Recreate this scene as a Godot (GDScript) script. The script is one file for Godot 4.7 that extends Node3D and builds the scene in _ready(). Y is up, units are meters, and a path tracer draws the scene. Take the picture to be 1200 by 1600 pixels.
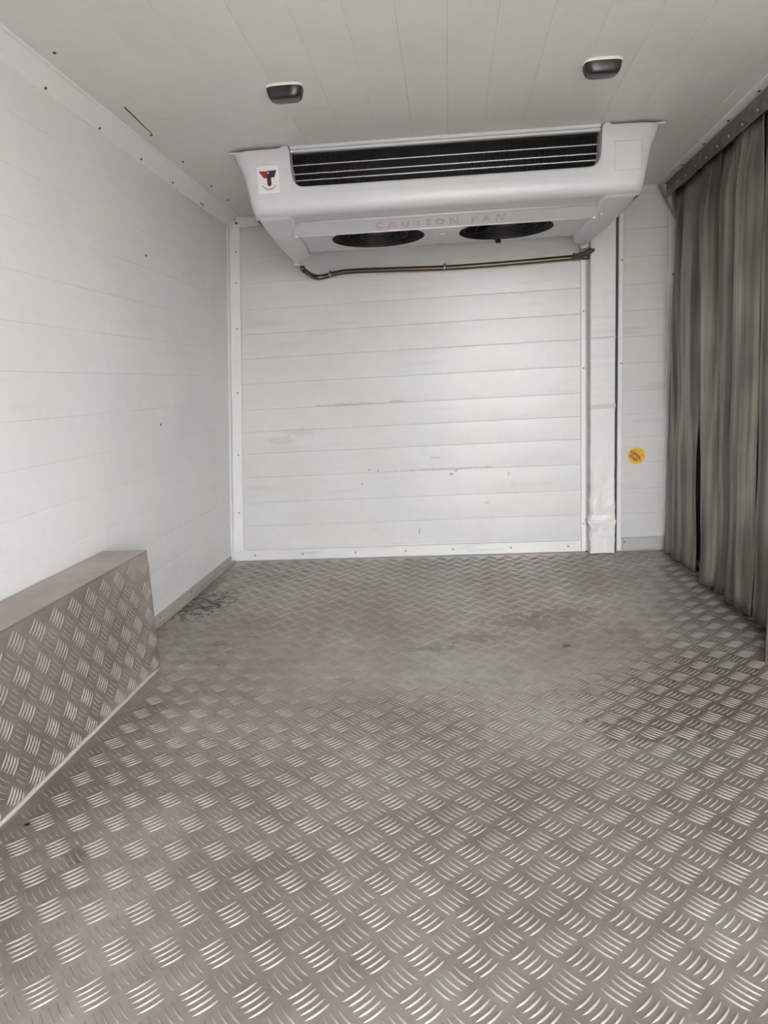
extends Node3D

const LEAN := 0.0801          # left wall: x = LEAN * y
const H0 := 1.4175            # ceiling height at the front wall
const HS := 0.00946           # rise of the ceiling towards the rear doors
const XR := 1.87              # face of the right wall
const PITCH := 0.0685         # lattice of the tread plate
var cam: Camera3D
var M := {}
var rng := RandomNumberGenerator.new()

func hc(z: float) -> float:
	return H0 + HS * z

# ---------------------------------------------------------------- helpers
func newst(smooth := false) -> SurfaceTool:
	var st := SurfaceTool.new()
	st.begin(Mesh.PRIMITIVE_TRIANGLES)
	st.set_smooth_group(0 if smooth else -1)
	return st

func tri_out(st: SurfaceTool, a: Vector3, b: Vector3, c: Vector3, mid: Vector3):
	var n := (a - c).cross(a - b)
	if n.dot((a + b + c) / 3.0 - mid) < 0.0:
		st.add_vertex(a); st.add_vertex(c); st.add_vertex(b)
	else:
		st.add_vertex(a); st.add_vertex(b); st.add_vertex(c)

func quad_out(st, a, b, c, d, mid):
	tri_out(st, a, b, c, mid); tri_out(st, a, c, d, mid)

# box with chamfered edges, xf places it
func add_box(st: SurfaceTool, size: Vector3, bev: float, xf := Transform3D()):
	var h := size / 2.0
	var mid := xf.origin
	bev = min(bev, min(h.x, min(h.y, h.z)) * 0.9)
	if bev <= 0.0:
		for ax in 3:
			for s in [-1.0, 1.0]:
				var q := []
				for k in [[-1, -1], [1, -1], [1, 1], [-1, 1]]:
					var v := Vector3()
					v[ax] = s * h[ax]; v[(ax + 1) % 3] = k[0] * h[(ax + 1) % 3]; v[(ax + 2) % 3] = k[1] * h[(ax + 2) % 3]
					q.append(xf * v)
				quad_out(st, q[0], q[1], q[2], q[3], mid)
		return
	var P := func(sx, sy, sz, ax):
		var v := Vector3(sx * h.x, sy * h.y, sz * h.z)
		for k in 3:
			if k != ax: v[k] -= sign(v[k]) * bev
		return xf * v
	for ax in 3:
		for s in [-1.0, 1.0]:
			var q := []
			for k in [[-1, -1], [1, -1], [1, 1], [-1, 1]]:
				var sg := [0.0, 0.0, 0.0]
				sg[ax] = s; sg[(ax + 1) % 3] = float(k[0]); sg[(ax + 2) % 3] = float(k[1])
				q.append(P.call(sg[0], sg[1], sg[2], ax))
			quad_out(st, q[0], q[1], q[2], q[3], mid)
	for ax in 3:   # edges along ax
		var b1 := (ax + 1) % 3
		var b2 := (ax + 2) % 3
		for s1 in [-1.0, 1.0]:
			for s2 in [-1.0, 1.0]:
				var q := []
				for e in [[-1.0, b1], [1.0, b1], [1.0, b2], [-1.0, b2]]:
					var sg := [0.0, 0.0, 0.0]
					sg[ax] = e[0]; sg[b1] = s1; sg[b2] = s2
					q.append(P.call(sg[0], sg[1], sg[2], e[1]))
				quad_out(st, q[0], q[1], q[2], q[3], mid)
	for sx in [-1.0, 1.0]:
		for sy in [-1.0, 1.0]:
			for sz in [-1.0, 1.0]:
				tri_out(st, P.call(sx, sy, sz, 0), P.call(sx, sy, sz, 1), P.call(sx, sy, sz, 2), mid)

func span_box(st, a: Vector3, b: Vector3, bev := 0.0):
	add_box(st, (b - a).abs(), bev, Transform3D(Basis(), (a + b) / 2.0))

# rows of points joined to a surface
func add_grid(st: SurfaceTool, rows: Array, flip := false, close_row := false):
	for i in rows.size() - 1:
		var r0 = rows[i]
		var r1 = rows[i + 1]
		var n: int = r0.size()
		for j in (n if close_row else n - 1):
			var k := (j + 1) % n
			var a: Vector3 = r0[j]
			var b: Vector3 = r0[k]
			var c: Vector3 = r1[k]
			var d: Vector3 = r1[j]
			if flip:
				st.add_vertex(a); st.add_vertex(c); st.add_vertex(b)
				st.add_vertex(a); st.add_vertex(d); st.add_vertex(c)
			else:
				st.add_vertex(a); st.add_vertex(b); st.add_vertex(c)
				st.add_vertex(a); st.add_vertex(c); st.add_vertex(d)

func add_tube(st: SurfaceTool, path: Array, rad: float, sides := 10):
	var rows := []
	var up := Vector3(0.13, 0.2, 0.97)
	for i in path.size():
		var d: Vector3 = (path[min(i + 1, path.size() - 1)] - path[max(i - 1, 0)]).normalized()
		var u := d.cross(up).normalized()
		var v := u.cross(d)
		var row := []
		for k in sides:
			var a := TAU * k / sides
			row.append(path[i] + (u * cos(a) + v * sin(a)) * rad)
		rows.append(row)
	add_grid(st, rows, false, true)
	for e in [0, path.size() - 1]:
		for k in sides:
			tri_out(st, path[e], rows[e][k], rows[e][(k + 1) % sides], path[1 if e == 0 else path.size() - 2])

# lathe around +Y of profile [[radius, height] ...]
func add_lathe(st: SurfaceTool, prof: Array, sides := 12, xf := Transform3D()):
	var rows := []
	for p in prof:
		var row := []
		for k in sides:
			var a := TAU * k / sides
			row.append(xf * Vector3(cos(a) * p[0], p[1], sin(a) * p[0]))
		rows.append(row)
	add_grid(st, rows, false, true)

# flat outline in x,y, thick from z0 to z1
func add_prism(st: SurfaceTool, poly: PackedVector2Array, z0: float, z1: float, xf := Transform3D()):
	var idx := Geometry2D.triangulate_polygon(poly)
	var mz := (z0 + z1) / 2.0
	for t in range(0, idx.size(), 3):
		for z in [z0, z1]:
			var a := Vector3(poly[idx[t]].x, poly[idx[t]].y, z)
			var b := Vector3(poly[idx[t + 1]].x, poly[idx[t + 1]].y, z)
			var c := Vector3(poly[idx[t + 2]].x, poly[idx[t + 2]].y, z)
			var m := (a + b + c) / 3.0
			tri_out(st, xf * a, xf * b, xf * c, xf * Vector3(m.x, m.y, mz))
	var n := poly.size()
	for i in n:
		var p := poly[i]
		var q := poly[(i + 1) % n]
		st.add_vertex(xf * Vector3(p.x, p.y, z0)); st.add_vertex(xf * Vector3(q.x, q.y, z0)); st.add_vertex(xf * Vector3(q.x, q.y, z1))
		st.add_vertex(xf * Vector3(p.x, p.y, z0)); st.add_vertex(xf * Vector3(q.x, q.y, z1)); st.add_vertex(xf * Vector3(p.x, p.y, z1))

func mesh_of(st: SurfaceTool) -> ArrayMesh:
	st.generate_normals()
	return st.commit()

func put(parent: Node, called: String, what, mat: Material, at := Transform3D()) -> MeshInstance3D:
	var o := MeshInstance3D.new()
	o.name = called
	o.mesh = mesh_of(what) if what is SurfaceTool else what
	o.material_override = mat
	o.transform = at
	parent.add_child(o, true)
	return o

func thing(called: String, label: String, category: String, at := Vector3.ZERO) -> Node3D:
	var o := Node3D.new()
	o.name = called
	o.position = at
	add_child(o, true)
	return tag(o, label, category)

func tag(o, label: String, category: String, group := ""):
	o.set_meta("label", label)
	o.set_meta("category", category)
	if group: o.set_meta("group", group)
	return o

func struct(called: String, what, mat: Material, label: String, category: String) -> MeshInstance3D:
	var o := put(self, called, what, mat)
	o.set_meta("kind", "structure")
	return tag(o, label, category)

func rivet(parent: Node, at: Vector3, normal: Vector3, mat: Material, r := 0.0035, called := "rivet"):
	var y := normal.normalized()
	var x := y.cross(Vector3(0.3, 0.5, 0.81)).normalized()
	put(parent, called, M.rivet_mesh, mat, Transform3D(Basis(x * r, y * r, x.cross(y) * r), at))

# ---------------------------------------------------------------- materials
func mat(color: Color, rough := 0.5, metal := 0.0, spec := 0.5) -> StandardMaterial3D:
	var m := StandardMaterial3D.new()
	m.albedo_color = color
	m.roughness = rough
	m.metallic = metal
	m.metallic_specular = spec
	m.cull_mode = BaseMaterial3D.CULL_DISABLED
	return m

func world_map(m: StandardMaterial3D, img: Image, metres: float):
	m.albedo_texture = ImageTexture.create_from_image(img)
	m.uv1_triplanar = true
	m.uv1_world_triplanar = true
	m.uv1_scale = Vector3.ONE / metres
	return m

func noise(seed_: int, freq: float, oct := 4) -> FastNoiseLite:
	var n := FastNoiseLite.new()
	n.seed = seed_
	n.frequency = freq
	n.fractal_octaves = oct
	n.noise_type = FastNoiseLite.TYPE_SIMPLEX_SMOOTH
	return n

# off-white wall sheet: faint mottling and rubbed grey streaks that run along the planks
func wall_image(base: Color, seed_: int, streak: float, marks: Array) -> Image:
	var S := 768
	var im := Image.create(S, S, false, Image.FORMAT_RGB8)
	var n1 := noise(seed_, 0.006)
	var n2 := noise(seed_ + 1, 0.02)
	var n3 := noise(seed_ + 2, 0.05, 3)
	for y in S:
		for x in S:
			var v := 1.0 + 0.025 * n1.get_noise_2d(x, y) + 0.012 * n3.get_noise_2d(x, y)
			var s := n2.get_noise_2d(x * 0.22, y * 2.6)
			v -= streak * clampf((s - 0.18) * 2.4, 0.0, 1.0) * clampf(0.5 + 1.6 * n1.get_noise_2d(x + 900, y), 0.0, 1.0)
			var w := 0.012 * n1.get_noise_2d(x + 300, y + 500)
			im.set_pixel(x, y, Color(base.r * v + w, base.g * v, base.b * v - w))
	for k in marks:   # [x metres, y metres, radius x, radius y, strength]
		var cx: float = k[0] / 2.0 * S
		var cy: float = (1.0 - k[1] / 2.0) * S
		var rx: float = k[2] / 2.0 * S
		var ry: float = k[3] / 2.0 * S
		for y in range(int(cy - ry - 2), int(cy + ry + 3)):
			for x in range(int(cx - rx - 2), int(cx + rx + 3)):
				if x < 0 or y < 0 or x >= S or y >= S: continue
				var d := Vector2((x - cx) / rx, (y - cy) / ry).length() + 0.5 * n3.get_noise_2d(x * 3.0, y * 3.0)
				if d < 1.0:
					im.set_pixel(x, y, im.get_pixel(x, y).lerp(Color(0.33, 0.32, 0.31), k[4] * clampf((1.0 - d) * 2.5, 0.0, 1.0)))
	return im

func floor_image(clean: Color, dirty: Color, seed_: int, spots: Array, metres: float) -> Image:
	var S := 1024
	var im := Image.create(S, S, false, Image.FORMAT_RGB8)
	var n1 := noise(seed_, 0.006, 5)
	var n2 := noise(seed_ + 1, 0.035, 4)
	var n3 := noise(seed_ + 2, 0.18, 3)
	for y in S:
		for x in S:
			var t := clampf(0.5 + 0.9 * n1.get_noise_2d(x, y) + 0.45 * n2.get_noise_2d(x, y) + 0.25 * n3.get_noise_2d(x, y), 0.0, 1.0)
			im.set_pixel(x, y, clean.lerp(dirty, t))
	for k in spots:   # [x, z, radius x, radius z, colour, strength, raggedness]
		var cx: float = k[0] / metres * S
		var cy: float = k[1] / metres * S
		var rx: float = k[2] / metres * S
		var ry: float = k[3] / metres * S
		for y in range(int(cy - ry * 1.5 - 2), int(cy + ry * 1.5 + 3)):
			for x in range(int(cx - rx * 1.5 - 2), int(cx + rx * 1.5 + 3)):
				if x < 0 or y < 0 or x >= S or y >= S: continue
				var d: float = Vector2((x - cx) / rx, (y - cy) / ry).length() + k[6] * (n2.get_noise_2d(x * 2.0, y * 2.0) + 0.6 * n3.get_noise_2d(x, y))
				if d < 1.0:
					im.set_pixel(x, y, im.get_pixel(x, y).lerp(k[4], k[5] * clampf((1.0 - d) * 4.0, 0.0, 1.0)))
	return im

func make_materials():
	var white := Color(0.85, 0.845, 0.84)
	M.wall_front = world_map(mat(Color.WHITE, 0.32), wall_image(Color(0.80, 0.793, 0.785), 11, 0.035, [
		[0.966, 0.349, 0.008, 0.006, 0.55], [0.985, 0.362, 0.007, 0.005, 0.5], [0.588, 0.321, 0.006, 0.005, 0.4], [0.659, 0.375, 0.004, 0.008, 0.35],
		[1.108, 0.222, 0.012, 0.008, 0.2], [0.822, 0.108, 0.003, 0.014, 0.4], [0.62, 0.38, 0.005, 0.004, 0.3], [0.9, 0.42, 0.03, 0.006, 0.12], [1.2, 0.34, 0.004, 0.01, 0.3],
		[0.34, 0.55, 0.09, 0.02, 0.07], [0.25, 0.52, 0.07, 0.02, 0.07], [0.55, 0.656, 0.16, 0.006, 0.2], [0.95, 0.372, 0.22, 0.005, 0.2], [0.75, 0.658, 0.05, 0.006, 0.2]]), 2.0)
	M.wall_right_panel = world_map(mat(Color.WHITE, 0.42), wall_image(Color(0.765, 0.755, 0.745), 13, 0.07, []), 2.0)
	M.wall_side = world_map(mat(Color.WHITE, 0.4), wall_image(white, 31, 0.015, []), 2.0)
	M.ceiling = world_map(mat(Color.WHITE, 0.4), wall_image(Color(0.83, 0.825, 0.81), 51, 0.015, []), 2.0)
	M.trim = world_map(mat(Color.WHITE, 0.36), wall_image(Color(0.86, 0.855, 0.85), 71, 0.02, []), 2.0)
	M.column = world_map(mat(Color.WHITE, 0.36), wall_image(Color(0.84, 0.83, 0.82), 91, 0.05, []), 2.0)
	M.base_metal = world_map(mat(Color.WHITE, 0.35, 0.1), wall_image(Color(0.83, 0.825, 0.82), 93, 0.10, []), 2.0)
	M.dirty_metal = world_map(mat(Color.WHITE, 0.55, 0.2), wall_image(Color(0.66, 0.65, 0.615), 95, 0.14, []), 2.0)
	var rust := Color(0.30, 0.23, 0.19)
	var black := Color(0.06, 0.05, 0.05)
	var ochre := Color(0.47, 0.41, 0.30)
	var spots := [
		[0.080, 0.60, 0.085, 0.15, rust, 0.8, 1.0], [0.035, 0.45, 0.03, 0.20, Color(0.38, 0.32, 0.26), 0.5, 0.8], [0.078, 0.652, 0.012, 0.02, black, 0.9, 0.5], [0.112, 0.640, 0.034, 0.024, black, 0.95, 0.7], [0.138, 0.628, 0.026, 0.018, black, 0.95, 0.6],
		[0.100, 0.605, 0.045, 0.018, black, 0.8, 0.9], [0.085, 0.555, 0.045, 0.018, black, 0.75, 0.9], [0.15, 0.54, 0.06, 0.03, rust, 0.3, 1.0],
		[0.495, 0.345, 0.009, 0.009, black, 0.8, 0.3], [0.203, 1.851, 0.006, 0.006, black, 0.9, 0.3], [0.225, 1.856, 0.004, 0.004, black, 0.6, 0.3],
		[1.37, 1.40, 0.15, 0.16, ochre, 0.35, 1.0], [1.33, 1.52, 0.10, 0.06, ochre, 0.3, 1.0], [1.44, 0.96, 0.06, 0.08, ochre, 0.35, 1.0], [1.46, 0.4, 0.10, 0.18, rust, 0.2, 1.2],
		[1.20, 0.85, 0.12, 0.05, rust, 0.35, 1.4], [1.30, 0.78, 0.10, 0.05, rust, 0.3, 1.4], [1.02, 0.98, 0.06, 0.04, rust, 0.3, 1.4], [0.90, 1.05, 0.05, 0.02, black, 0.25, 1.4], [1.265, 1.05, 0.014, 0.016, black, 0.55, 0.5],
		[0.34, 2.0, 0.05, 0.05, black, 0.08, 1.0], [0.33, 1.93, 0.02, 0.02, black, 0.16, 1.0], [0.95, 1.45, 0.14, 0.10, rust, 0.12, 1.2], [0.62, 0.75, 0.14, 0.16, rust, 0.12, 1.3], [0.27, 1.0, 0.04, 0.03, black, 0.18, 1.2]]
	M.plate = world_map(mat(Color.WHITE, 0.38, 0.82), floor_image(Color(0.75, 0.72, 0.695), Color(0.645, 0.603, 0.575), 7, spots, 3.2), 3.2)
	M.bar = world_map(mat(Color.WHITE, 0.56, 0.4), floor_image(Color(0.615, 0.60, 0.582), Color(0.53, 0.50, 0.478), 7, [], 3.2), 3.2)
	M.dark_sub = mat(Color(0.10, 0.09, 0.085), 0.9)
	M.backing = mat(Color(0.30, 0.29, 0.28), 0.8)
	M.sealant = mat(Color(0.66, 0.65, 0.62), 0.6)
	M.unit = world_map(mat(Color.WHITE, 0.32), wall_image(Color(0.785, 0.78, 0.785), 111, 0.015, []), 2.0)
	M.black = mat(Color(0.035, 0.033, 0.03), 0.55)
	M.fan = mat(Color(0.04, 0.04, 0.038), 0.6)
	M.alu = mat(Color(0.82, 0.82, 0.81), 0.35, 0.8)
	M.rivet_dark = mat(Color(0.25, 0.245, 0.23), 0.5, 0.3)
	M.rivet_light = mat(Color(0.62, 0.61, 0.59), 0.35, 0.7)
	M.lens = mat(Color(0.17, 0.165, 0.15), 0.2)
	M.lamp_base = mat(Color(0.84, 0.83, 0.80), 0.4)
	M.copper = mat(Color(0.38, 0.33, 0.28), 0.32, 0.8)
	M.hose = mat(Color(0.30, 0.255, 0.225), 0.6)
	M.red = mat(Color(0.62, 0.10, 0.15), 0.5)
	M.navy = mat(Color(0.13, 0.13, 0.20), 0.5)
	M.maroon = mat(Color(0.36, 0.09, 0.14), 0.5)
	M.paper = mat(Color(0.85, 0.84, 0.835), 0.45)
	M.ink = mat(Color(0.34, 0.31, 0.30), 0.6)
	M.caution = mat(Color(0.73, 0.675, 0.675), 0.4)
	M.tape = mat(Color(0.74, 0.735, 0.73), 0.4)
	M.yellow = mat(Color(0.82, 0.66, 0.10), 0.45)
	M.sticker_red = mat(Color(0.52, 0.16, 0.04), 0.5)
	var im := Image.create(256, 256, false, Image.FORMAT_RGB8)
	var n1 := noise(5, 0.05, 4)
	for y in 256:
		for x in 256:
			var v := 0.5 + 0.9 * n1.get_noise_2d(x * 4.4, y * 0.10) + 0.35 * n1.get_noise_2d(x * 0.8 + 700, y * 0.5)
			im.set_pixel(x, y, Color(0.24, 0.235, 0.21).lerp(Color(0.60, 0.59, 0.55), clampf(v, 0.0, 1.0)))
	M.strip = world_map(mat(Color.WHITE, 0.34), im, 2.0)
	M.rail = mat(Color(0.44, 0.43, 0.40), 0.4, 0.3)
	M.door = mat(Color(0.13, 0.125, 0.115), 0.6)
	M.grey_strip = mat(Color(0.66, 0.655, 0.65), 0.45)
	M.ground = mat(Color(0.62, 0.60, 0.57), 0.9)
	var rs := newst(true)
	add_lathe(rs, [[1.0, -0.05], [0.95, 0.3], [0.7, 0.55], [0.35, 0.68], [0.001, 0.72]], 8)
	M.rivet_mesh = mesh_of(rs)

# ---------------------------------------------------------------- tread plate
# one raised block: five curved lens-shaped bars lying at 45 degrees; local x,z in the plate, y out of it
func block_bars(st: SurfaceTool, mirror: float, xf: Transform3D):
	var along := Vector3(0.7071 * mirror, 0, -0.7071)
	var side := Vector3(0.7071 * mirror, 0, 0.7071)
	for b in range(-2, 3):
		var rows := []
		for i in 7:
			var t := -1.0 + i / 3.0
			var e: float = 1.0 - t * t
			var c: Vector3 = along * t * 0.0182 + side * (b * 0.0098 + 0.0019 * (e - 0.6))
			var w := 0.0006 + 0.0012 * pow(e, 0.4)
			var h := 0.0019 * pow(e, 0.4)
			rows.append([xf * (c - side * w - Vector3(0, 0.0002, 0)), xf * (c - side * w * 0.6 + Vector3(0, h * 0.75, 0)), xf * (c + Vector3(0, h, 0)), xf * (c + side * w * 0.6 + Vector3(0, h * 0.75, 0)), xf * (c + side * w - Vector3(0, 0.0002, 0))])
		add_grid(st, rows, mirror < 0)

# blocks on a plate: origin and axes of the plate; the ones that show largest become parts, the rest one joined part
func tread(parent: Node, cells: Array, most: int):
	var ms := []
	for m in [1.0, -1.0]:
		var st := newst(true)
		block_bars(st, m, Transform3D())
		ms.append(mesh_of(st))
	var inv := cam.transform.affine_inverse()
	var half := 800.0 / 1088.185
	var scored := []
	for c in cells:
		var q: Vector3 = inv * c[0].origin
		var seen: bool = q.z < -0.05 and abs(q.x / q.z) < half * 0.75 * 1.04 and abs(q.y / q.z) < half * 1.04
		scored.append([-q.length() if seen else -100.0 - q.length(), c[0], c[1]])
	scored.sort_custom(func(a, b): return a[0] > b[0])
	var rest := newst(true)
	var some := false
	for i in scored.size():
		var k: int = scored[i][2]
		if i < most and scored[i][0] > -50.0:
			put(parent, "tread_block", ms[k], M.bar, scored[i][1])
		else:
			block_bars(rest, 1.0 if k == 0 else -1.0, scored[i][1])
			some = true
	if some:
		var o := put(parent, "tread_pattern", rest, M.bar)
		o.set_meta("kind", "stuff")

# ---------------------------------------------------------------- planks
# slightly crowned plank: runs along +x for len_, height along y, face towards +z
func plank_mesh(len_: float, hgt: float, chamfer := 0.0005, thick := 0.012) -> ArrayMesh:
	var st := newst(false)
	var g := 0.0001
	var c := chamfer
	var h := hgt / 2.0
	var prof := [[-h + g, -thick], [-h + g, -c], [-h + g + c * 1.6, 0.0], [-h * 0.5, 0.0007], [0.0, 0.0009], [h * 0.5, 0.0007], [h - g - c * 1.6, 0.0], [h - g, -c], [h - g, -thick]]
	var groups := [0, 0, 1, 1, 1, 1, 0, 0]
	for i in prof.size() - 1:
		st.set_smooth_group(1 if groups[i] == 1 else -1)
		add_grid(st, [[Vector3(0, prof[i][0], prof[i][1]), Vector3(0, prof[i + 1][0], prof[i + 1][1])], [Vector3(len_, prof[i][0], prof[i][1]), Vector3(len_, prof[i + 1][0], prof[i + 1][1])]])
	st.set_smooth_group(-1)
	for x in [0.0, len_]:
		for i in prof.size() - 2:
			tri_out(st, Vector3(x, prof[0][0], prof[0][1]), Vector3(x, prof[i + 1][0], prof[i + 1][1]), Vector3(x, prof[i + 2][0], prof[i + 2][1]), Vector3(len_ / 2, 0, -0.006))
	return mesh_of(st)

# ---------------------------------------------------------------- build
func _ready():
	rng.seed = 4711
	# camera
	cam = Camera3D.new()
	cam.name = "camera"
	cam.rotation_order = EULER_ORDER_YXZ
	cam.rotation = Vector3(-0.1805535, 0.1016981, -0.0536361)
	cam.position = Vector3(0.97148, 0.727353, 2.89388)
	cam.fov = rad_to_deg(2.0 * atan(800.0 / 1088.185))
	cam.near = 0.02
	add_child(cam)
	cam.current = true
	# sky, exposure
	var we := WorldEnvironment.new()
	we.name = "world_environment"
	var env := Environment.new()
	env.background_mode = Environment.BG_SKY
	var sky := Sky.new()
	var sm := ProceduralSkyMaterial.new()
	sm.sky_top_color = Color(0.86, 0.88, 0.90)
	sm.sky_horizon_color = Color(0.93, 0.93, 0.92)
	sm.ground_bottom_color = Color(0.5, 0.49, 0.47)
	sm.ground_horizon_color = Color(0.7, 0.69, 0.67)
	sm.sky_energy_multiplier = 3.0
	sky.sky_material = sm
	env.sky = sky
	env.tonemap_mode = Environment.TONE_MAPPER_LINEAR
	env.tonemap_exposure = 2.1
	env.sdfgi_enabled = true
	env.ssao_enabled = true
	env.ssil_enabled = true
	we.environment = env
	add_child(we)
	make_materials()
	build_shell()
	build_floor()
	build_arches()
	build_trims()
	build_column()
	build_curtain()
	build_unit()
	build_pipe()
	build_lamps()
	build_sticker()

func build_shell():
	var L := 3.3
	# ground outside
	var st := newst()
	span_box(st, Vector3(-14, -1.0, 3.4), Vector3(16, -0.85, 30))
	var g := struct("floor_yard", st, M.ground, "pale concrete yard outside the open rear doors", "ground")
	# front wall
	st = newst()
	span_box(st, Vector3(-0.1, -0.06, -0.09), Vector3(2.05, 1.55, -0.012))
	var wf := struct("wall_front", st, M.backing, "white plank-clad front wall with grooves between the boards", "wall")
	var seams := [-0.04, 0.058, 0.155, 0.258, 0.366, 0.468, 0.560, 0.652, 0.759, 0.862, 0.960, 1.058, 1.160, 1.262, 1.365, 1.47]
	for i in seams.size() - 1:
		var h: float = seams[i + 1] - seams[i]
		var b := Basis(Vector3.RIGHT, rng.randf_range(-0.006, 0.006))
		var ym: float = (seams[i] + seams[i + 1]) / 2.0
		put(wf, "plank", plank_mesh(1.532, h, 0.0008), M.wall_front, Transform3D(b, Vector3(-0.02, ym, 0.0)))
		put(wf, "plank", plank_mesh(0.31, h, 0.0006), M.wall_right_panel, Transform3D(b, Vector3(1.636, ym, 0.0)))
	# left wall, leaning inwards at the top
	var up := Vector3(LEAN, 1, 0).normalized()
	var nrm := Vector3(1, -LEAN, 0).normalized()
	st = newst()
	add_box(st, Vector3(L + 0.1, 1.62, 0.07), 0.0, Transform3D(Basis(Vector3(0, 0, -1), up, nrm), up * 0.72 - nrm * 0.047 + Vector3(0, 0, L / 2)))
	var wl := struct("wall_left", st, M.backing, "white plank-clad side wall on the left behind the wheel arch", "wall")
	var y0 := -0.03
	var k := 0
	while y0 < 1.42:
		var h := 0.1035
		put(wl, "plank", plank_mesh(L, h), M.wall_side, Transform3D(Basis(Vector3(0, 0, -1), up, nrm).rotated(Vector3.BACK, rng.randf_range(-0.005, 0.005)), up * (y0 + h / 2) + Vector3(0, 0, L)))
		y0 += h
	# dark fixing holes on the left wall
	for q in [[0.802, 1.14], [0.736, 0.64]]:
		rivet(wl, Vector3(LEAN * q[1], q[1], q[0]), nrm, M.rivet_dark, 0.004, "screw")
	# ceiling
	var tilt := Basis(Vector3.RIGHT, -atan(HS))
	st = newst()
	add_box(st, Vector3(2.3, 0.07, L + 0.1), 0.0, Transform3D(tilt, Vector3(0.95, hc(L / 2) + 0.049, L / 2)))
	var ce := struct("ceiling", st, M.backing, "white plank-clad ceiling with lengthwise joints", "ceiling")
	var xs := [0.02, 0.13, 0.24, 0.345, 0.451, 0.585, 0.695, 0.795, 0.893, 0.992, 1.092, 1.201, 1.312, 1.416, 1.52, 1.625, 1.73, 1.835, 1.95]
	for i in xs.size() - 1:
		var w: float = xs[i + 1] - xs[i]
		# plank runs from front to rear, its face down
		var d := Vector3(0, HS, 1).normalized()
		var dn := Vector3(0, -1, HS).normalized()
		var roll := rng.randf_range(-0.004, 0.004)
		put(ce, "plank", plank_mesh(L, w), M.ceiling, Transform3D(Basis(d, dn.cross(d), dn).rotated(Vector3.BACK, roll), Vector3((xs[i] + xs[i + 1]) / 2.0, hc(0), 0)))
	# dark slit in the ceiling lining
	st = newst()
	span_box(st, Vector3(0.200, hc(1.0) - 0.002, 0.925), Vector3(0.2022, hc(1.0) + 0.004, 1.105))
	put(ce, "scratch", st, M.rivet_dark, Transform3D(Basis(Vector3.UP, 0.05), Vector3(-0.05, 0, 0.012)))
	# right wall with the side door opening
	st = newst()
	span_box(st, Vector3(XR, -0.06, -0.05), Vector3(1.97, 1.55, 0.14))
	span_box(st, Vector3(XR, -0.06, 1.14), Vector3(1.97, 1.55, L + 0.05))
	span_box(st, Vector3(XR, 1.30, 0.14), Vector3(1.97, 1.55, 1.14))
	span_box(st, Vector3(XR, -0.06, 0.14), Vector3(1.97, 0.0, 1.14))
	struct("wall_right", st, M.wall_side, "side wall on the right behind the hanging plastic strips", "wall")
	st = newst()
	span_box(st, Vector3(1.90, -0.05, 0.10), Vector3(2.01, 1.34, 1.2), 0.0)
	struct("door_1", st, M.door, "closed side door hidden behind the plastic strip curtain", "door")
	# rear door leaf that stays shut, behind the camera
	st = newst()
	span_box(st, Vector3(-0.05, -0.05, L), Vector3(0.90, 1.5, L + 0.06), 0.004)
	struct("door_2", st, M.wall_side, "shut left leaf of the rear doors behind the camera", "door")

func build_floor():
	var st := newst()
	span_box(st, Vector3(-0.08, -0.10, -0.08), Vector3(1.98, -0.008, 3.32))
	var fl := struct("floor", st, M.dark_sub, "aluminium tread plate floor with raised five-bar pattern", "floor")
	st = newst()
	span_box(st, Vector3(0.0215, -0.0079, 0.016), Vector3(XR - 0.003, 0.0, 3.32))
	put(fl, "tread_plate", st, M.plate)
	var cells := []
	for j in range(-31, 20):
		for i in range(-6, 23):
			for k in 2:
				var x := 0.3654 + (i + 0.5 * k) * PITCH
				var z := 2.0509 + (j + 0.5 * k) * PITCH
				if x < 0.047 or x > 1.845 or z < 0.04 or z > 3.25: continue
				if z > 1.13 and (x < 0.178 or x > 1.705): continue
				cells.append([Transform3D(Basis(), Vector3(x, 0, z)), k])
	tread(fl, cells, 300)

func build_arches():
	var hgt := 0.3285
	for s in 2:
		var a := thing("wheel_arch_box", "tread plate wheel arch box along the left wall" if s == 0 else "tread plate wheel arch box at the right edge beside the strips", "wheel arch")
		var xin := 0.1544 if s == 0 else 1.729
		var xout := 0.030 if s == 0 else XR
		var z0 := 1.1538 if s == 0 else 1.183
		var st := newst()
		span_box(st, Vector3(xin - 0.003, 0.001, z0), Vector3(xin, hgt - 0.003, 2.80), 0.001)
		var f := put(a, "side_plate", st, M.plate)
		st = newst()
		span_box(st, Vector3(min(xin, xout), hgt - 0.003, z0), Vector3(max(xin, xout), hgt, 2.80), 0.0012)
		put(a, "top_plate", st, M.plate)
		st = newst()
		span_box(st, Vector3(min(xin - 0.003, xout), 0.001, z0), Vector3(max(xin - 0.003, xout), hgt - 0.003, z0 + 0.003))
		put(a, "end_plate", st, M.plate)
		st = newst(true)
		var path := []
		for i in 40:
			path.append(Vector3(xin + (0.002 if s == 0 else -0.002) + 0.0008 * sin(i * 1.7), 0.0015, z0 + 0.01 + i * 0.041))
		add_tube(st, path, 0.0048, 8)
		put(a, "sealant_bead", st, M.sealant)
		var cells := []
		var dirn := 1.0 if s == 0 else -1.0
		var base := Basis(Vector3(0, 0, -dirn), Vector3(dirn, 0, 0), Vector3(0, -1, 0))
		for j in range(0, 7):
			for i in range(0, 27):
				for k in 2:
					var y := 0.018 + (j + 0.5 * k) * PITCH
					var z := z0 + 0.032 + (i + 0.5 * k) * PITCH
					if y > hgt - 0.022 or z > 2.76: continue
					cells.append([Transform3D(base, Vector3(xin, y, z)), k])
		tread(f, cells, 300 if s == 0 else 0)

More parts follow.
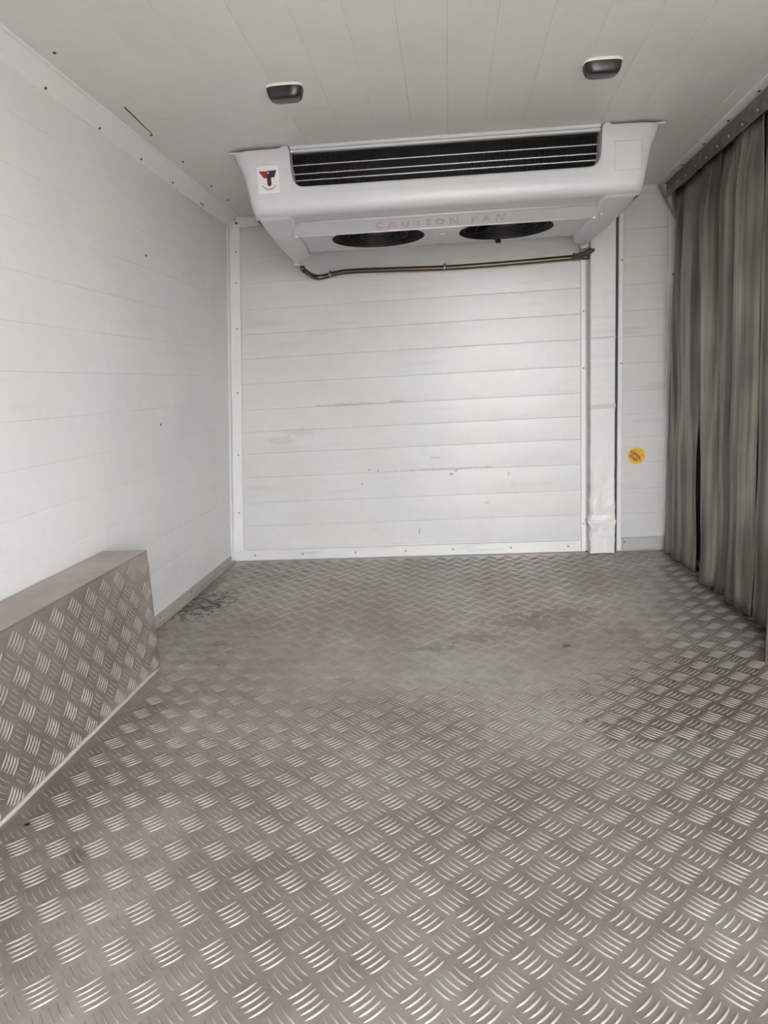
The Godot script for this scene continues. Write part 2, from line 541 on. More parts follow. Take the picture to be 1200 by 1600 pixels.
func build_trims():
	# left: cove strip between ceiling and wall
	var st := newst()
	var rows := []
	for z in [0.012, 3.28]:
		var h := hc(z)
		rows.append([Vector3(0.160, h - 0.0005, z), Vector3(0.157, h - 0.004, z), Vector3(0.150, h - 0.0055, z), Vector3(0.120, h - 0.028, z), Vector3(0.1165, h - 0.034, z), Vector3(0.112, h - 0.037, z), Vector3(0.100, h - 0.03, z), Vector3(0.110, h + 0.01, z), Vector3(0.160, h + 0.01, z)])
	add_grid(st, rows, false, true)
	var t := struct("trim_1", st, M.trim, "white cove strip where the left wall meets the ceiling", "trim")
	for z in [1.307, 1.068, 0.827, 0.595, 0.342, 0.322]:
		rivet(t, Vector3(0.1185, hc(z) - 0.029, z), Vector3(0.6, -0.8, 0), M.rivet_dark, 0.0042)
	for z in [1.389, 0.917, 0.689, 0.431, 0.253]:
		rivet(t, Vector3(0.192, hc(z) - 0.0005, z), Vector3(0, -1, 0), M.rivet_dark, 0.004)
	# corner strip front left, leaning with the wall
	var up := Vector3(LEAN, 1, 0).normalized()
	var rt := Vector3(1, -LEAN, 0).normalized()
	st = newst()
	add_box(st, Vector3(0.046, 1.38, 0.010), 0.002, Transform3D(Basis(rt, up, Vector3.BACK), up * 0.70 + rt * 0.0265 + Vector3(0, 0, 0.006)))
	add_box(st, Vector3(0.008, 1.38, 0.035), 0.002, Transform3D(Basis(rt, up, Vector3.BACK), up * 0.70 + rt * 0.0035 + Vector3(0, 0, 0.019)))
	t = struct("trim_2", st, M.trim, "white angle strip up the front left corner", "trim")
	for y in [0.22, 0.47, 0.73, 0.99, 1.17, 1.29]:
		rivet(t, up * y + rt * 0.032 + Vector3(0, 0, 0.011), Vector3.BACK, M.rivet_light, 0.004)
	# short cap at the head of that corner
	st = newst()
	span_box(st, Vector3(0.118, 1.375, 0.002), Vector3(0.40, 1.416, 0.014), 0.002)
	t = struct("trim_3", st, M.trim, "short white head strip above the front left corner", "trim")
	for q in [[0.14, 1.408], [0.147, 1.392]]:
		rivet(t, Vector3(q[0], q[1], 0.014), Vector3.BACK, M.rivet_dark, 0.005)
	# kick strips
	st = newst()
	span_box(st, Vector3(0.012, 0.002, 0.001), Vector3(1.492, 0.050, 0.012), 0.0025)
	t = struct("baseboard_front", st, M.base_metal, "bright aluminium kick strip along the foot of the front wall", "baseboard")
	for x in [0.105, 0.315, 0.545, 0.762, 0.962, 1.204, 1.44]:
		rivet(t, Vector3(x, 0.027, 0.012), Vector3.BACK, M.rivet_light, 0.0045)
	st = newst()
	span_box(st, Vector3(1.660, 0.004, 0.001), Vector3(1.868, 0.055, 0.010), 0.002)
	t = struct("baseboard_right", st, M.grey_strip, "grey kick strip below the yellow sticker", "baseboard")
	rivet(t, Vector3(1.668, 0.036, 0.010), Vector3.BACK, M.rivet_light, 0.005)
	st = newst()
	span_box(st, Vector3(0.001, 0.0, 0.013), Vector3(0.006, 0.034, 1.152), 0.0015)
	span_box(st, Vector3(0.004, -0.0075, 0.013), Vector3(0.0165, 0.003, 1.152), 0.0015)
	t = struct("baseboard_left", st, M.dirty_metal, "dirty metal angle along the foot of the left wall", "baseboard")
	for z in [0.25, 0.52, 0.80, 1.05]:
		rivet(t, Vector3(0.006, 0.02, z), Vector3.RIGHT, M.rivet_dark, 0.003)
	# upright strips either side of the column
	st = newst()
	span_box(st, Vector3(1.493, 0.002, 0.001), Vector3(1.512, 1.40, 0.010), 0.002)
	t = struct("trim_4", st, M.trim, "slim white upright strip left of the boxed column", "trim")
	for y in [0.12, 0.75, 0.97]:
		rivet(t, Vector3(1.503, y, 0.010), Vector3.BACK, M.rivet_light, 0.004)
	st = newst()
	span_box(st, Vector3(1.5125, 0.002, -0.006), Vector3(1.5212, 1.40, 0.004))
	struct("trim_8", st, M.grey_strip, "narrow grey strip against the left side of the boxed column", "trim")
	st = newst()
	span_box(st, Vector3(1.6355, 0.002, 0.001), Vector3(1.655, 1.40, 0.010), 0.002)
	t = struct("trim_5", st, M.trim, "slim white upright strip right of the boxed column", "trim")
	for y in [0.76, 1.15]:
		rivet(t, Vector3(1.649, y, 0.010), Vector3.BACK, M.rivet_light, 0.004)
	st = newst()
	span_box(st, Vector3(1.822, 0.056, 0.001), Vector3(1.868, 1.40, 0.010), 0.002)
	t = struct("trim_6", st, M.trim, "white corner strip beside the edge of the strip curtain", "trim")
	for y in [0.915, 1.085]:
		rivet(t, Vector3(1.840, y, 0.010), Vector3.BACK, M.rivet_dark, 0.004)
	# ceiling edge strip above the curtain
	st = newst()
	rows = []
	for z in [0.012, 3.28]:
		var h := hc(z)
		rows.append([Vector3(1.772, h, z), Vector3(1.773, h - 0.004, z), Vector3(1.801, h - 0.005, z), Vector3(1.804, h - 0.012, z), Vector3(1.86, h - 0.012, z), Vector3(1.86, h + 0.01, z), Vector3(1.772, h + 0.01, z)])
	add_grid(st, rows, false, true)
	t = struct("trim_7", st, M.trim, "ceiling edge strip above the plastic strip curtain", "trim")
	for z in [1.05, 0.849, 0.646, 0.451, 0.241]:
		rivet(t, Vector3(1.792, hc(z) - 0.005, z), Vector3(0, -1, 0), M.rivet_dark, 0.0042)

func build_column():
	var c := thing("pipe_cover_column", "white boxed pipe cover column with dented foot on the front wall", "pipe cover")
	var nz := noise(77, 9.0, 3)
	# cover: box section lofted upwards, edges knocked about near the foot
	for part in 2:
		var y0 := 0.003 if part == 0 else 0.126
		var y1 := 0.140 if part == 0 else 1.412
		var n := 30 if part == 0 else 110
		var st := newst(false)
		var rows := []
		for i in n + 1:
			var y: float = lerpf(y0, y1, float(i) / n)
			var hit: float = clampf((0.46 - y) / 0.3, 0.0, 1.0)
			var j: float = 0.006 * hit * nz.get_noise_1d(y) * 2.0
			var jr: float = 0.0035 * hit * nz.get_noise_1d(y + 5.0) * 2.0
			var e := 0.004 if part == 0 else 0.0
			var flare: float = 0.0065 * exp(-pow((y - 0.135) / 0.018, 2.0))
			var xl: float = 1.5215 - e + j - flare
			var xr: float = 1.6165 + e + jr + flare * 0.5
			var zf: float = 0.054 + e + 0.004 * hit * nz.get_noise_1d(y * 0.6 + 11.0) + flare * 0.6
			var row := [Vector3(xl, y, 0.001), Vector3(xl, y, zf - 0.004), Vector3(xl + 0.002, y, zf)]
			for q in 5:
				var fx: float = lerpf(xl + 0.012, xr - 0.012, q / 4.0)
				row.append(Vector3(fx, y, zf - 0.0045 * hit * (0.5 + nz.get_noise_2d(fx * 2.0, y * 1.2))))
			row.append_array([Vector3(xr - 0.002, y, zf), Vector3(xr, y, zf - 0.004), Vector3(xr, y, 0.001)])
			rows.append(row)
		add_grid(st, rows, true)
		# close the ends
		for e in [0, n]:
			var row = rows[e]
			for q in row.size() - 2:
				tri_out(st, row[0], row[q + 1], row[q + 2], Vector3(1.57, (y0 + y1) / 2, 0.03))
		put(c, "foot_guard" if part == 0 else "cover", st, M.column)
	for q in [[0.598, 0.018, 0.012], [0.862, 0.006, 0.0]]:
		var st := newst()
		var y: float = q[0]
		var h: float = q[1]
		add_box(st, Vector3(0.098, h, 0.0016), 0.0004, Transform3D(Basis(Vector3.BACK, 0.03), Vector3(1.569, y, 0.0555)))
		put(c, "tape_band", st, M.tape)

func build_curtain():
	var c := thing("strip_curtain", "smoky grey plastic strip curtain hanging before the right wall", "strip curtain", Vector3(0, 0, 0))
	var st := newst()
	add_box(st, Vector3(0.005, 0.052, 1.13), 0.001, Transform3D(Basis(Vector3.RIGHT, -HS), Vector3(1.7985, hc(0.6) - 0.036, 0.60)))
	put(c, "rail", st, M.rail)
	var nz := noise(21, 7.0, 2)
	for i in 12:
		var z := 0.09 + i * 0.093 + 0.012 * nz.get_noise_1d(i * 0.7)
		rivet(c, Vector3(1.796, hc(z) - 0.046 + 0.004 * nz.get_noise_1d(i * 1.3 + 4.0), z), Vector3.LEFT, M.rivet_light, 0.0052, "bolt")
		# crumpled plastic gathered under the rail
		var s2 := newst(true)
		var rows := []
		for a in 4:
			var row := []
			for b in 5:
				row.append(Vector3(1.7952 - 0.009 * sin(PI * b / 4.0) * sin(PI * a / 3.0), hc(z) - 0.022 - a * 0.012 + 0.004 * sin(b * 1.9 + i), z + 0.02 + b * 0.009 + 0.003 * sin(a * 2.3 + i)))
			rows.append(row)
		add_grid(s2, rows)
		put(c, "gather", s2, M.rail)
	# strips: [z start, z end, z start at foot, z end at foot, depth offset, folds, phase, gap bend]
	var strips := [
		[0.100, 0.215, 0.030, 0.150, 0.014, 1.2, 0.3],
		[0.190, 0.410, 0.105, 0.385, 0.008, 2.2, 1.1],
		[0.390, 0.545, 0.430, 0.590, 0.001, 1.0, 2.0],
		[0.525, 0.690, 0.570, 0.705, 0.011, 1.3, 0.7],
		[0.670, 0.850, 0.680, 0.870, 0.001, 1.1, 2.6],
		[0.830, 1.005, 0.845, 1.010, 0.012, 1.2, 1.5],
		[0.985, 1.165, 0.985, 1.150, 0.002, 1.0, 0.2]]
	for si in strips.size():
		var s: Array = strips[si]
		var front := []
		var back := []
		var nu := 28
		var nv := 34
		for v in nv + 1:
			var t := float(v) / nv
			var fr := []
			var bk := []
			for u in nu + 1:
				var a := float(u) / nu
				var za: float = lerpf(s[0], s[2], smoothstep(0.0, 1.0, t))
				var zb: float = lerpf(s[1], s[3], smoothstep(0.0, 1.0, t))
				if si == 1: zb -= 0.035 * sin(PI * clampf((t - 0.55) / 0.45, 0.0, 1.0))
				if si == 2: za += 0.022 * sin(PI * clampf((t - 0.55) / 0.45, 0.0, 1.0))
				var z: float = lerpf(za, zb, a)
				var top := hc(z) - 0.055
				var y := lerpf(top, 0.010 + 0.008 * nz.get_noise_1d(z * 0.9 + si), t)
				var amp: float = lerpf(0.002, 0.0045, smoothstep(0.0, 0.5, t))
				var bulge: float = 0.019 * (1.0 - pow(2.0 * a - 1.0, 2.0)) * smoothstep(0.0, 0.12, t)
				var x: float = 1.8055 + s[4] + 0.018 * t - bulge + amp * sin(a * s[5] * TAU + s[6] + 0.8 * sin(t * 2.2 + si)) + 0.0011 * sin(a * 37.0 + 2.0 * sin(t * 3.0 + si)) + 0.0006 * sin(a * 71.0 + si) + 0.006 * nz.get_noise_2d(z * 0.7, t * 0.35 + si)
				if t > 0.86: x -= 0.012 * pow((t - 0.86) / 0.14, 2.0) * (0.5 + 0.5 * sin(a * 5.0 + si * 2.0))
				fr.append(Vector3(x, y, z))
				bk.append(Vector3(x + 0.003, y, z))
			front.append(fr)
			back.append(bk)
		var m := newst(true)
		add_grid(m, front)
		add_grid(m, back, true)
		for v in nv:
			for e in [0, nu]:
				quad_out(m, front[v][e], front[v + 1][e], back[v + 1][e], back[v][e], front[v][nu / 2])
		for e in [0, nv]:
			for u in nu:
				quad_out(m, front[e][u], front[e][u + 1], back[e][u + 1], back[e][u], front[nv / 2][u])
		put(c, "plastic_strip", m, M.strip)
	# folded flap at the front end of the rail
	var f := newst(true)
	var rows := []
	for v in 8:
		var t := v / 7.0
		var row := []
		for u in 7:
			var a := u / 6.0
			row.append(Vector3(lerpf(1.770, 1.850, lerpf(a, 1.0, t * 0.92)) , 1.404 - 0.012 * a - 0.15 * t, 0.040 + 0.045 * a + 0.007 * sin(a * 9.0 + t * 2.0)))
		rows.append(row)
	add_grid(f, rows)
	put(c, "folded_flap", f, M.strip)

# ---------------------------------------------------------------- evaporator
func unit_half(y: float) -> float:
	if y > -0.05: return lerpf(0.598, 0.613, clampf((y + 0.05) / 0.05, 0.0, 1.0))
	if y > -0.062: return lerpf(0.590, 0.598, (y + 0.062) / 0.012)
	return lerpf(0.563, 0.590, clampf((y + 0.191) / 0.129, 0.0, 1.0))

func unit_x(u: float, y: float) -> float:
	var a := absf(u)
	if a <= 0.447: return u
	return signf(u) * (0.447 + (a - 0.447) / 0.168 * (unit_half(y) - 0.447))

func build_unit():
	var e := thing("evaporator_unit", "white ceiling-mounted evaporator cooling unit with black coil grille", "cooling unit", Vector3(0.98, hc(0.735), 0.735))
	e.rotation = Vector3(-HS * 0.5, 0.048, 0.0)
	# front shell and lip
	var half := [[0.615, -0.008], [0.606, -0.0075], [0.57, -0.007], [0.52, -0.0065], [0.478, -0.006], [0.472, -0.004], [0.467, -0.0005], [0.459, 0.0], [0.4525, -0.0025], [0.4490, -0.009], [0.4475, -0.02], [0.446, -0.050], [0.444, -0.082], [0.440, -0.0965], [0.433, -0.107], [0.424, -0.113], [0.412, -0.115], [0.30, -0.115], [0.15, -0.115], [0.0, -0.115]]
	var stations := []
	for q in half: stations.append([-q[0], q[1]])
	for i in range(half.size() - 2, -1, -1): stations.append([half[i][0], half[i][1]])
	var rows := []
	for s in stations:
		var u: float = s[0]
		var yt: float = s[1]
		var pr := [[yt, -0.075], [yt, -0.009], [yt - 0.002, -0.003], [yt - 0.007, 0.0], [minf(yt - 0.02, -0.05), 0.0], [minf(yt - 0.024, -0.062), 0.0015], [-0.142, 0.002], [-0.160, 0.003], [-0.174, 0.000], [-0.184, -0.008], [-0.190, -0.020], [-0.191, -0.038]]
		var endf: float = clampf((absf(u) - 0.585) / 0.03, 0.0, 1.0)
		var row := []
		for p in pr:
			row.append(Vector3(unit_x(u, p[0]), p[0], p[1] - 0.016 * endf * endf))
		rows.append(row)
	# sides run back to the wall
	for sg in [0, 1]:
		var src: Array = rows[0] if sg == 0 else rows[rows.size() - 1]
		var a := []
		var b := []
		for v in src:
			var o := -0.004 if sg == 0 else 0.004
			a.append(Vector3(v.x + o, v.y, minf(v.z - 0.012, -0.03)))
			b.append(Vector3(v.x * 0.985, v.y, -0.63))
		if sg == 0: rows.insert(0, a); rows.insert(0, b)
		else: rows.append(a); rows.append(b)
	var st := newst(true)
	add_grid(st, rows)
	put(e, "housing", st, M.unit)
	# underside: flat, step with lettering, ridge
	st = newst(false)
	rows = []
	for u in [-0.475, -0.46, 0.0, 0.46, 0.475]:
		var row := []
		for p in [[-0.191, -0.030], [-0.1915, -0.109], [-0.1935, -0.115], [-0.2145, -0.176], [-0.2162, -0.180], [-0.2162, -0.186], [-0.205, -0.190]]:
			row.append(Vector3(u, p[0], p[1]))
		rows.append(row)
	add_grid(st, rows)
	put(e, "underside", st, M.unit)
	for q in [[-0.1925, -0.112], [-0.2158, -0.183]]:
		st = newst(true)
		add_tube(st, [Vector3(-0.463, q[0], q[1]), Vector3(0, q[0], q[1]), Vector3(0.463, q[0], q[1])], 0.0038, 8)
		put(e, "ridge", st, M.unit)
	# fan panel with two round openings
	st = newst(false)
	var y := -0.205
	var zc := -0.337
	var R := 0.157
	for cx in [-0.215, 0.215]:
		var inner := []
		var outer := []
		var n := 48
		for k in n + 1:
			var a := TAU * k / n
			var d := Vector2(cos(a), sin(a))
			inner.append(Vector3(cx + d.x * R, y, zc + d.y * R))
			var m: float = maxf(absf(d.x) / 0.215, absf(d.y) / 0.176)
			outer.append(Vector3(cx + d.x / m, y, zc + d.y / m))
		add_grid(st, [inner, outer])
	for s in [-1.0, 1.0]:
		add_grid(st, [[Vector3(s * 0.43, y, -0.16), Vector3(s * 0.43, y, -0.513)], [Vector3(s * 0.475, y, -0.16), Vector3(s * 0.475, y, -0.513)]])
	add_grid(st, [[Vector3(-0.475, y, -0.513), Vector3(0.475, y, -0.513)], [Vector3(-0.475, y + 0.012, -0.525), Vector3(0.475, y + 0.012, -0.525)], [Vector3(-0.475, 0, -0.53), Vector3(0.475, 0, -0.53)]])
	put(e, "fan_panel", st, M.unit)
	for cx in [-0.215, 0.215]:
		var fan := Node3D.new()
		fan.name = "fan"
		fan.position = Vector3(cx, y, zc)
		e.add_child(fan, true)
		var s := newst(true)
		add_lathe(s, [[R + 0.0005, 0.0004], [R - 0.002, 0.004], [R - 0.002, 0.085], [0.001, 0.086]], 36)
		put(fan, "shroud", s, M.black)
		s = newst(true)
		add_lathe(s, [[0.042, 0.07], [0.042, 0.022], [0.036, 0.016], [0.001, 0.015]], 24)
		put(fan, "hub", s, M.fan)
		for k in 5:
			s = newst(true)
			var br := []
			for i in 6:
				var r := 0.035 + 0.113 * i / 5.0
				var w := 0.028 + 0.026 * i / 5.0
				var row := []
				for j in 5:
					var f := j / 4.0 - 0.5
					row.append(Vector3(r, 0.040 + f * 0.030, f * w * 2.0 - 0.006 * i))
				br.append(row)
			add_grid(s, br)
			put(fan, "blade", s, M.fan, Transform3D(Basis(Vector3.UP, TAU * k / 5.0 + cx * 2.0), Vector3.ZERO))
		for r in [0.06, 0.10, 0.14]:
			s = newst(true)
			var ring := []
			for k in 37:
				ring.append(Vector3(cos(TAU * k / 36.0) * r, 0.006, sin(TAU * k / 36.0) * r))
			add_tube(s, ring, 0.0016, 6)
			put(fan, "guard_ring", s, M.fan)
		for k in 4:
			s = newst(true)
			var d := Vector3(cos(TAU * k / 4.0 + 0.5), 0, sin(TAU * k / 4.0 + 0.5))
			add_tube(s, [d * 0.03 + Vector3(0, 0.0065, 0), d * 0.10 + Vector3(0, 0.0065, 0), d * (R - 0.001) + Vector3(0, 0.0065, 0)], 0.0018, 6)
			put(fan, "guard_spoke", s, M.fan)
	# side arms that carry the drains
	for s in [-1.0, 1.0]:
		st = newst(true)
		rows = []
		var prof := [[-0.028, 0.455, 0.563, -0.1908], [-0.06, 0.456, 0.563, -0.195], [-0.10, 0.457, 0.562, -0.201], [-0.155, 0.462, 0.561, -0.208], [-0.25, 0.464, 0.559, -0.214], [-0.40, 0.468, 0.556, -0.219], [-0.50, 0.474, 0.554, -0.221], [-0.56, 0.490, 0.552, -0.222], [-0.60, 0.515, 0.551, -0.223], [-0.625, 0.525, 0.550, -0.221]]
		for p in prof:
			var a: float = p[1]
			var b: float = p[2]
			var yb: float = p[3]
			var row := [Vector3(s * a, -0.10, p[0])]
			for k in 5:
				var t := PI * 0.5 * k / 4.0
				row.append(Vector3(s * (a + 0.012 - 0.012 * cos(t)), yb + 0.012 - 0.012 * sin(t), p[0]))
			for k in 5:
				var t := PI * 0.5 * k / 4.0
				row.append(Vector3(s * (b - 0.012 + 0.012 * sin(t)), yb + 0.012 - 0.012 * cos(t), p[0]))
			row.append(Vector3(s * (b + 0.004), -0.10, p[0]))
			rows.append(row)
		add_grid(st, rows, s < 0)
		for r in [rows[0], rows[rows.size() - 1]]:
			for k in r.size() - 2:
				tri_out(st, r[0], r[k + 1], r[k + 2], Vector3(s * 0.52, -0.17, -0.4))
		var arm := put(e, "drain_arm", st, M.unit)
		st = newst(true)
		add_lathe(st, [[0.016, 0.03], [0.016, -0.004], [0.014, -0.008], [0.009, -0.009]], 14, Transform3D(Basis(), Vector3(s * 0.545, -0.222, -0.628)))
		put(arm, "drain_spout", st, M.unit)
		rivet(e, Vector3(s * 0.470, -0.2155, -0.182), Vector3(0, -0.5, 0.86), M.unit, 0.006, "screw")
		rivet(e, Vector3(s * 0.490, -0.2095, -0.170), Vector3(0, -0.7, 0.7), M.unit, 0.0055, "screw")
	# centre fixings between the fans
	st = newst()
	add_box(st, Vector3(0.010, 0.003, 0.010), 0.001, Transform3D(Basis(), Vector3(-0.002, y - 0.001, -0.235)))
	put(e, "screw", st, M.rivet_dark)
	st = newst()
	add_box(st, Vector3(0.022, 0.006, 0.016), 0.002, Transform3D(Basis(), Vector3(0.0, y - 0.002, -0.33)))
	put(e, "clip", st, M.unit)
	st = newst()
	add_box(st, Vector3(0.020, 0.014, 0.014), 0.003, Transform3D(Basis(Vector3.UP, 0.5), Vector3(0.207, y - 0.004, -0.497)))
	put(e, "clip", st, M.black)
	# top flange, hanging ears and coil
	st = newst()
	span_box(st, Vector3(-0.448, -0.010, -0.030), Vector3(0.448, -0.0005, -0.012), 0.002)
	span_box(st, Vector3(-0.448, -0.017, -0.034), Vector3(0.448, -0.010, -0.020), 0.0015)
	put(e, "top_flange", st, M.unit)
	for s in [-1.0, 1.0]:
		st = newst()
		span_box(st, Vector3(s * 0.47, -0.006, -0.50), Vector3(s * 0.60, -0.0005, -0.045), 0.002)
		span_box(st, Vector3(s * 0.598, -0.013, -0.50), Vector3(s * 0.626, -0.0075, -0.012), 0.002)
		put(e, "mounting_flange", st, M.unit)
	var coil := Node3D.new()
	coil.name = "coil"
	e.add_child(coil, true)
	st = newst()
	span_box(st, Vector3(-0.46, -0.135, -0.12), Vector3(0.46, -0.008, -0.075))
	put(coil, "core", st, M.black)
	st = newst()
	for i in 180:
		var x := -0.447 + i * 0.005
		span_box(st, Vector3(x, -0.130, -0.075), Vector3(x + 0.0012, -0.016, -0.056))
	var fins := put(coil, "fins", st, M.black)
	fins.set_meta("kind", "stuff")
	for q in [-0.0435, -0.0680, -0.0860]:
		st = newst()
		for i in 223:
			var x := -0.444 + i * 0.004
			add_box(st, Vector3(0.0026, 0.0030, 0.003), 0.0, Transform3D(Basis(Vector3.BACK, 0.5), Vector3(x, q, -0.0545)))
		span_box(st, Vector3(-0.445, q - 0.0007, -0.0562), Vector3(0.445, q + 0.0007, -0.0545))
		put(coil, "fin_edge", st, M.alu)
	# embossed field on the right cheek
	st = newst()
	add_box(st, Vector3(0.076, 0.078, 0.004), 0.0018, Transform3D(Basis(), Vector3(0.518, -0.094, 0.0022)))
	put(e, "embossed_panel", st, M.unit)
	# emblem sticker on the left cheek
	st = newst()
	add_box(st, Vector3(0.066, 0.078, 0.0035), 0.001, Transform3D(Basis(), Vector3(-0.512, -0.093, 0.003)))
	var pl := put(e, "emblem_plate", st, M.paper)
	pl.set_meta("label", "white plate with a red and navy letter T emblem")
	var o := Transform3D(Basis(), Vector3(-0.512, -0.093, 0.0049))
	st = newst()
	add_prism(st, PackedVector2Array([Vector2(-0.027, 0.0225), Vector2(-0.004, 0.0225), Vector2(-0.004, 0.0035), Vector2(-0.013, 0.0035)]), 0, 0.0008, o)
	put(pl, "emblem_red", st, M.red)
	st = newst()
	add_prism(st, PackedVector2Array([Vector2(-0.004, 0.0225), Vector2(0.025, 0.0240), Vector2(0.018, 0.0045), Vector2(0.0082, 0.0045), Vector2(0.0082, -0.004), Vector2(0.002, -0.004), Vector2(0.002, 0.0035), Vector2(-0.004, 0.0035)]), 0, 0.0008, o)
	put(pl, "emblem_navy", st, M.navy)
	var stem := PackedVector2Array([Vector2(-0.0040, 0.0035), Vector2(0.002, 0.0035), Vector2(0.002, -0.004), Vector2(0.0082, -0.004), Vector2(0.0085, -0.012)])
	for k in 9:
		var a := -PI * k / 8.0
		stem.append(Vector2(0.0022 + cos(a) * 0.0063, -0.0125 + sin(a) * 0.0063))
	st = newst()
	add_prism(st, stem, 0, 0.0008, o)
	put(pl, "emblem_stem", st, M.maroon)
	st = newst()
	var dot := PackedVector2Array()
	for k in 12: dot.append(Vector2(0.0006 + cos(TAU * k / 12) * 0.0024, 0.0170 + sin(TAU * k / 12) * 0.0024))
	add_prism(st, dot, 0.0008, 0.0012, o)
	put(pl, "emblem_dot", st, M.paper)
	var font := SystemFont.new()
	font.font_names = PackedStringArray(["Droid Sans"])
	font.font_weight = 700
	var word := "THERMAL"
	for i in word.length():
		var tm := TextMesh.new()
		tm.text = word[i]
		tm.font = font
		tm.font_size = 32
		tm.pixel_size = 0.00023
		tm.depth = 0.0006
		var a := (i - 3) * 0.30
		put(pl, "letter", tm, M.ink, o * Transform3D(Basis(Vector3.BACK, a), Vector3(0.001 + sin(a) * 0.024, -0.0035 - cos(a) * 0.024, 0.0003)))
	# raised warning lettering on the step
	var tm := TextMesh.new()
	tm.text = "C A U T I O N   F A N"
	tm.font = font
	tm.font_size = 48
	tm.pixel_size = 0.00058
	tm.depth = 0.002
	var w := tm.get_aabb().size
	var sx := 0.40 / maxf(w.x, 0.001)
	var sy := 0.034 / maxf(w.y, 0.001)
	var bs := Basis(Vector3.RIGHT, 1.239) * Basis.from_scale(Vector3(sx, sy, 1))
	put(e, "warning_lettering", tm, M.caution, Transform3D(bs, Vector3(-0.012, -0.2064, -0.1500)))

func build_pipe():
	var pts := [Vector3(0.4255, 1.1885, 0.133), Vector3(0.4255, 1.1840, 0.1329), Vector3(0.4265, 1.179, 0.126), Vector3(0.430, 1.176, 0.100), Vector3(0.440, 1.170, 0.055), Vector3(0.452, 1.164, 0.033), Vector3(0.47, 1.162, 0.024), Vector3(0.49, 1.164, 0.021), Vector3(0.515, 1.169, 0.021), Vector3(0.545, 1.174, 0.021), Vector3(0.58, 1.1765, 0.021), Vector3(0.65, 1.176, 0.021), Vector3(0.80, 1.171, 0.021), Vector3(0.97, 1.165, 0.021), Vector3(1.15, 1.165, 0.021), Vector3(1.30, 1.167, 0.021), Vector3(1.468, 1.170, 0.021), Vector3(1.5205, 1.168, 0.021)]
	var cv := Curve3D.new()
	for i in pts.size():
		var t: Vector3 = (pts[min(i + 1, pts.size() - 1)] - pts[max(i - 1, 0)]) / 6.0
		cv.add_point(pts[i], -t, t)
	var d := thing("drain_pipe", "bronze brown drain pipe clipped along the wall under the cooling unit", "pipe")
	var st := newst(true)
	var path := []
	for i in 91: path.append(cv.sample_baked(cv.get_baked_length() * i / 90.0, true))
	add_tube(st, path, 0.0098, 12)
	put(d, "tube", st, M.copper)
	for q in [[0.513, 1.169, 0.35], [0.969, 1.165, 0.0], [1.468, 1.170, 0.0]]:
		st = newst(true)
		var b := Basis(Vector3.BACK, q[2]) * Basis(Vector3.BACK, PI / 2)
		add_lathe(st, [[0.0098, -0.005], [0.0122, -0.005], [0.0122, 0.005], [0.0098, 0.005]], 14, Transform3D(b, Vector3(q[0], q[1], 0.021)))
		var cl := put(d, "clamp", st, M.rivet_light)
		st = newst()
		add_box(st, Vector3(0.008, 0.016, 0.014), 0.0015, Transform3D(Basis(), Vector3(q[0], q[1] + 0.0095, 0.008)))
		put(cl, "bracket", st, M.rivet_dark)
	st = newst(true)
	add_tube(st, [Vector3(1.524, 1.1885, 0.081), Vector3(1.5225, 1.1835, 0.0802), Vector3(1.5185, 1.1805, 0.078), Vector3(1.512, 1.1782, 0.074), Vector3(1.498, 1.1745, 0.062), Vector3(1.482, 1.1715, 0.046), Vector3(1.470, 1.1695, 0.034), Vector3(1.462, 1.169, 0.026)], 0.0098, 12)
	put(d, "drain_hose", st, M.hose)

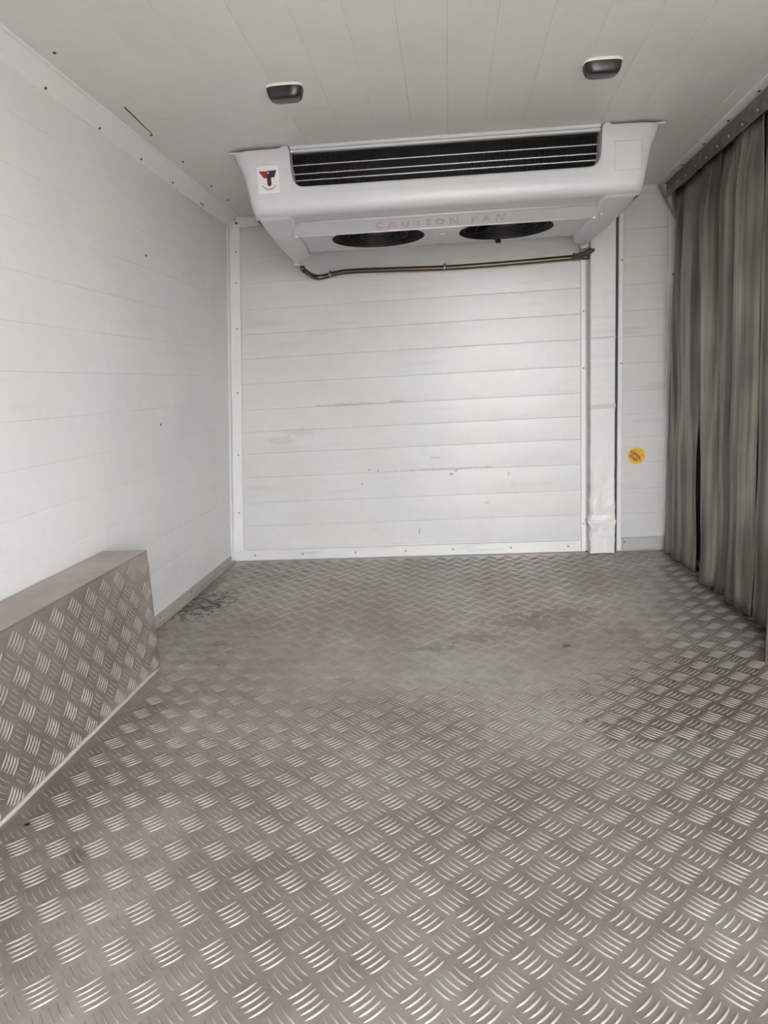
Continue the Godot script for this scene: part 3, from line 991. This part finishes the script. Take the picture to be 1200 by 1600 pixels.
func build_lamps():
	for q in [[0.611, 1.128, "smoked dome lamp on the ceiling above the emblem side", 0.03], [1.345, 1.098, "smoked dome lamp on the ceiling nearer the strip curtain", 0.06]]:
		var t := thing("ceiling_lamp", q[2], "lamp", Vector3(q[0], hc(q[1]) - 0.0005, q[1]))
		t.set_meta("group", "unlit dome lamps on the ceiling")
		t.rotation = Vector3(-HS, q[3], 0.0)
		for part in 2:
			var st := newst(true)
			var rows := []
			var prof := [[1.03, 0.0], [1.045, -0.003], [1.02, -0.006], [0.93, -0.0065]] if part == 0 else [[1.0, -0.006], [0.985, -0.011], [0.93, -0.019], [0.85, -0.026], [0.72, -0.0295], [0.40, -0.0305], [0.001, -0.031]]
			for p in prof:
				var row := []
				for k in 40:
					var a := TAU * k / 40.0
					var c := cos(a)
					var s := sin(a)
					row.append(Vector3(signf(c) * pow(absf(c), 0.55) * 0.043 * p[0], p[1], signf(s) * pow(absf(s), 0.55) * 0.026 * p[0]))
				rows.append(row)
			add_grid(st, rows, false, true)
			put(t, "base" if part == 0 else "lens", st, M.lamp_base if part == 0 else M.lens)

func build_sticker():
	var t := thing("round_sticker", "round yellow sticker with slanting red lettering on the wall", "sticker", Vector3(1.713, 0.391, 0.0008))
	var st := newst()
	var p := PackedVector2Array()
	for k in 32: p.append(Vector2(cos(TAU * k / 32) * 0.034, sin(TAU * k / 32) * 0.034))
	add_prism(st, p, 0.0, 0.0012)
	put(t, "disc", st, M.yellow)
	# three slanting rows of worn, unreadable red characters
	var r := RandomNumberGenerator.new()
	r.seed = 9
	var b := Basis(Vector3.BACK, -0.72)
	for row in [[0.016, -0.020, 5, 0.0050, 0.0032], [0.002, -0.024, 5, 0.0125, 0.0062], [-0.014, -0.019, 4, 0.0125, 0.0062]]:
		for i in row[2]:
			st = newst()
			var x: float = row[1] + i * 0.0106
			var w: float = row[3] * 0.42
			var h: float = row[3] * 0.5
			var th: float = row[4] * 0.42
			span_box(st, Vector3(x - w, row[0] - h, 0.0012), Vector3(x - w + th, row[0] + h, 0.0017))
			for k in 3:
				if r.randf() < 0.68:
					var yy: float = row[0] + (k - 1) * (h - th * 0.5)
					span_box(st, Vector3(x - w, yy - th * 0.5, 0.0012), Vector3(x + w, yy + th * 0.5, 0.00175))
			if r.randf() < 0.6:
				span_box(st, Vector3(x + w - th, row[0] - h * r.randf_range(0.0, 1.0), 0.0012), Vector3(x + w, row[0] + h, 0.0017))
			put(t, "character", st, M.sticker_red, Transform3D(b, Vector3.ZERO))
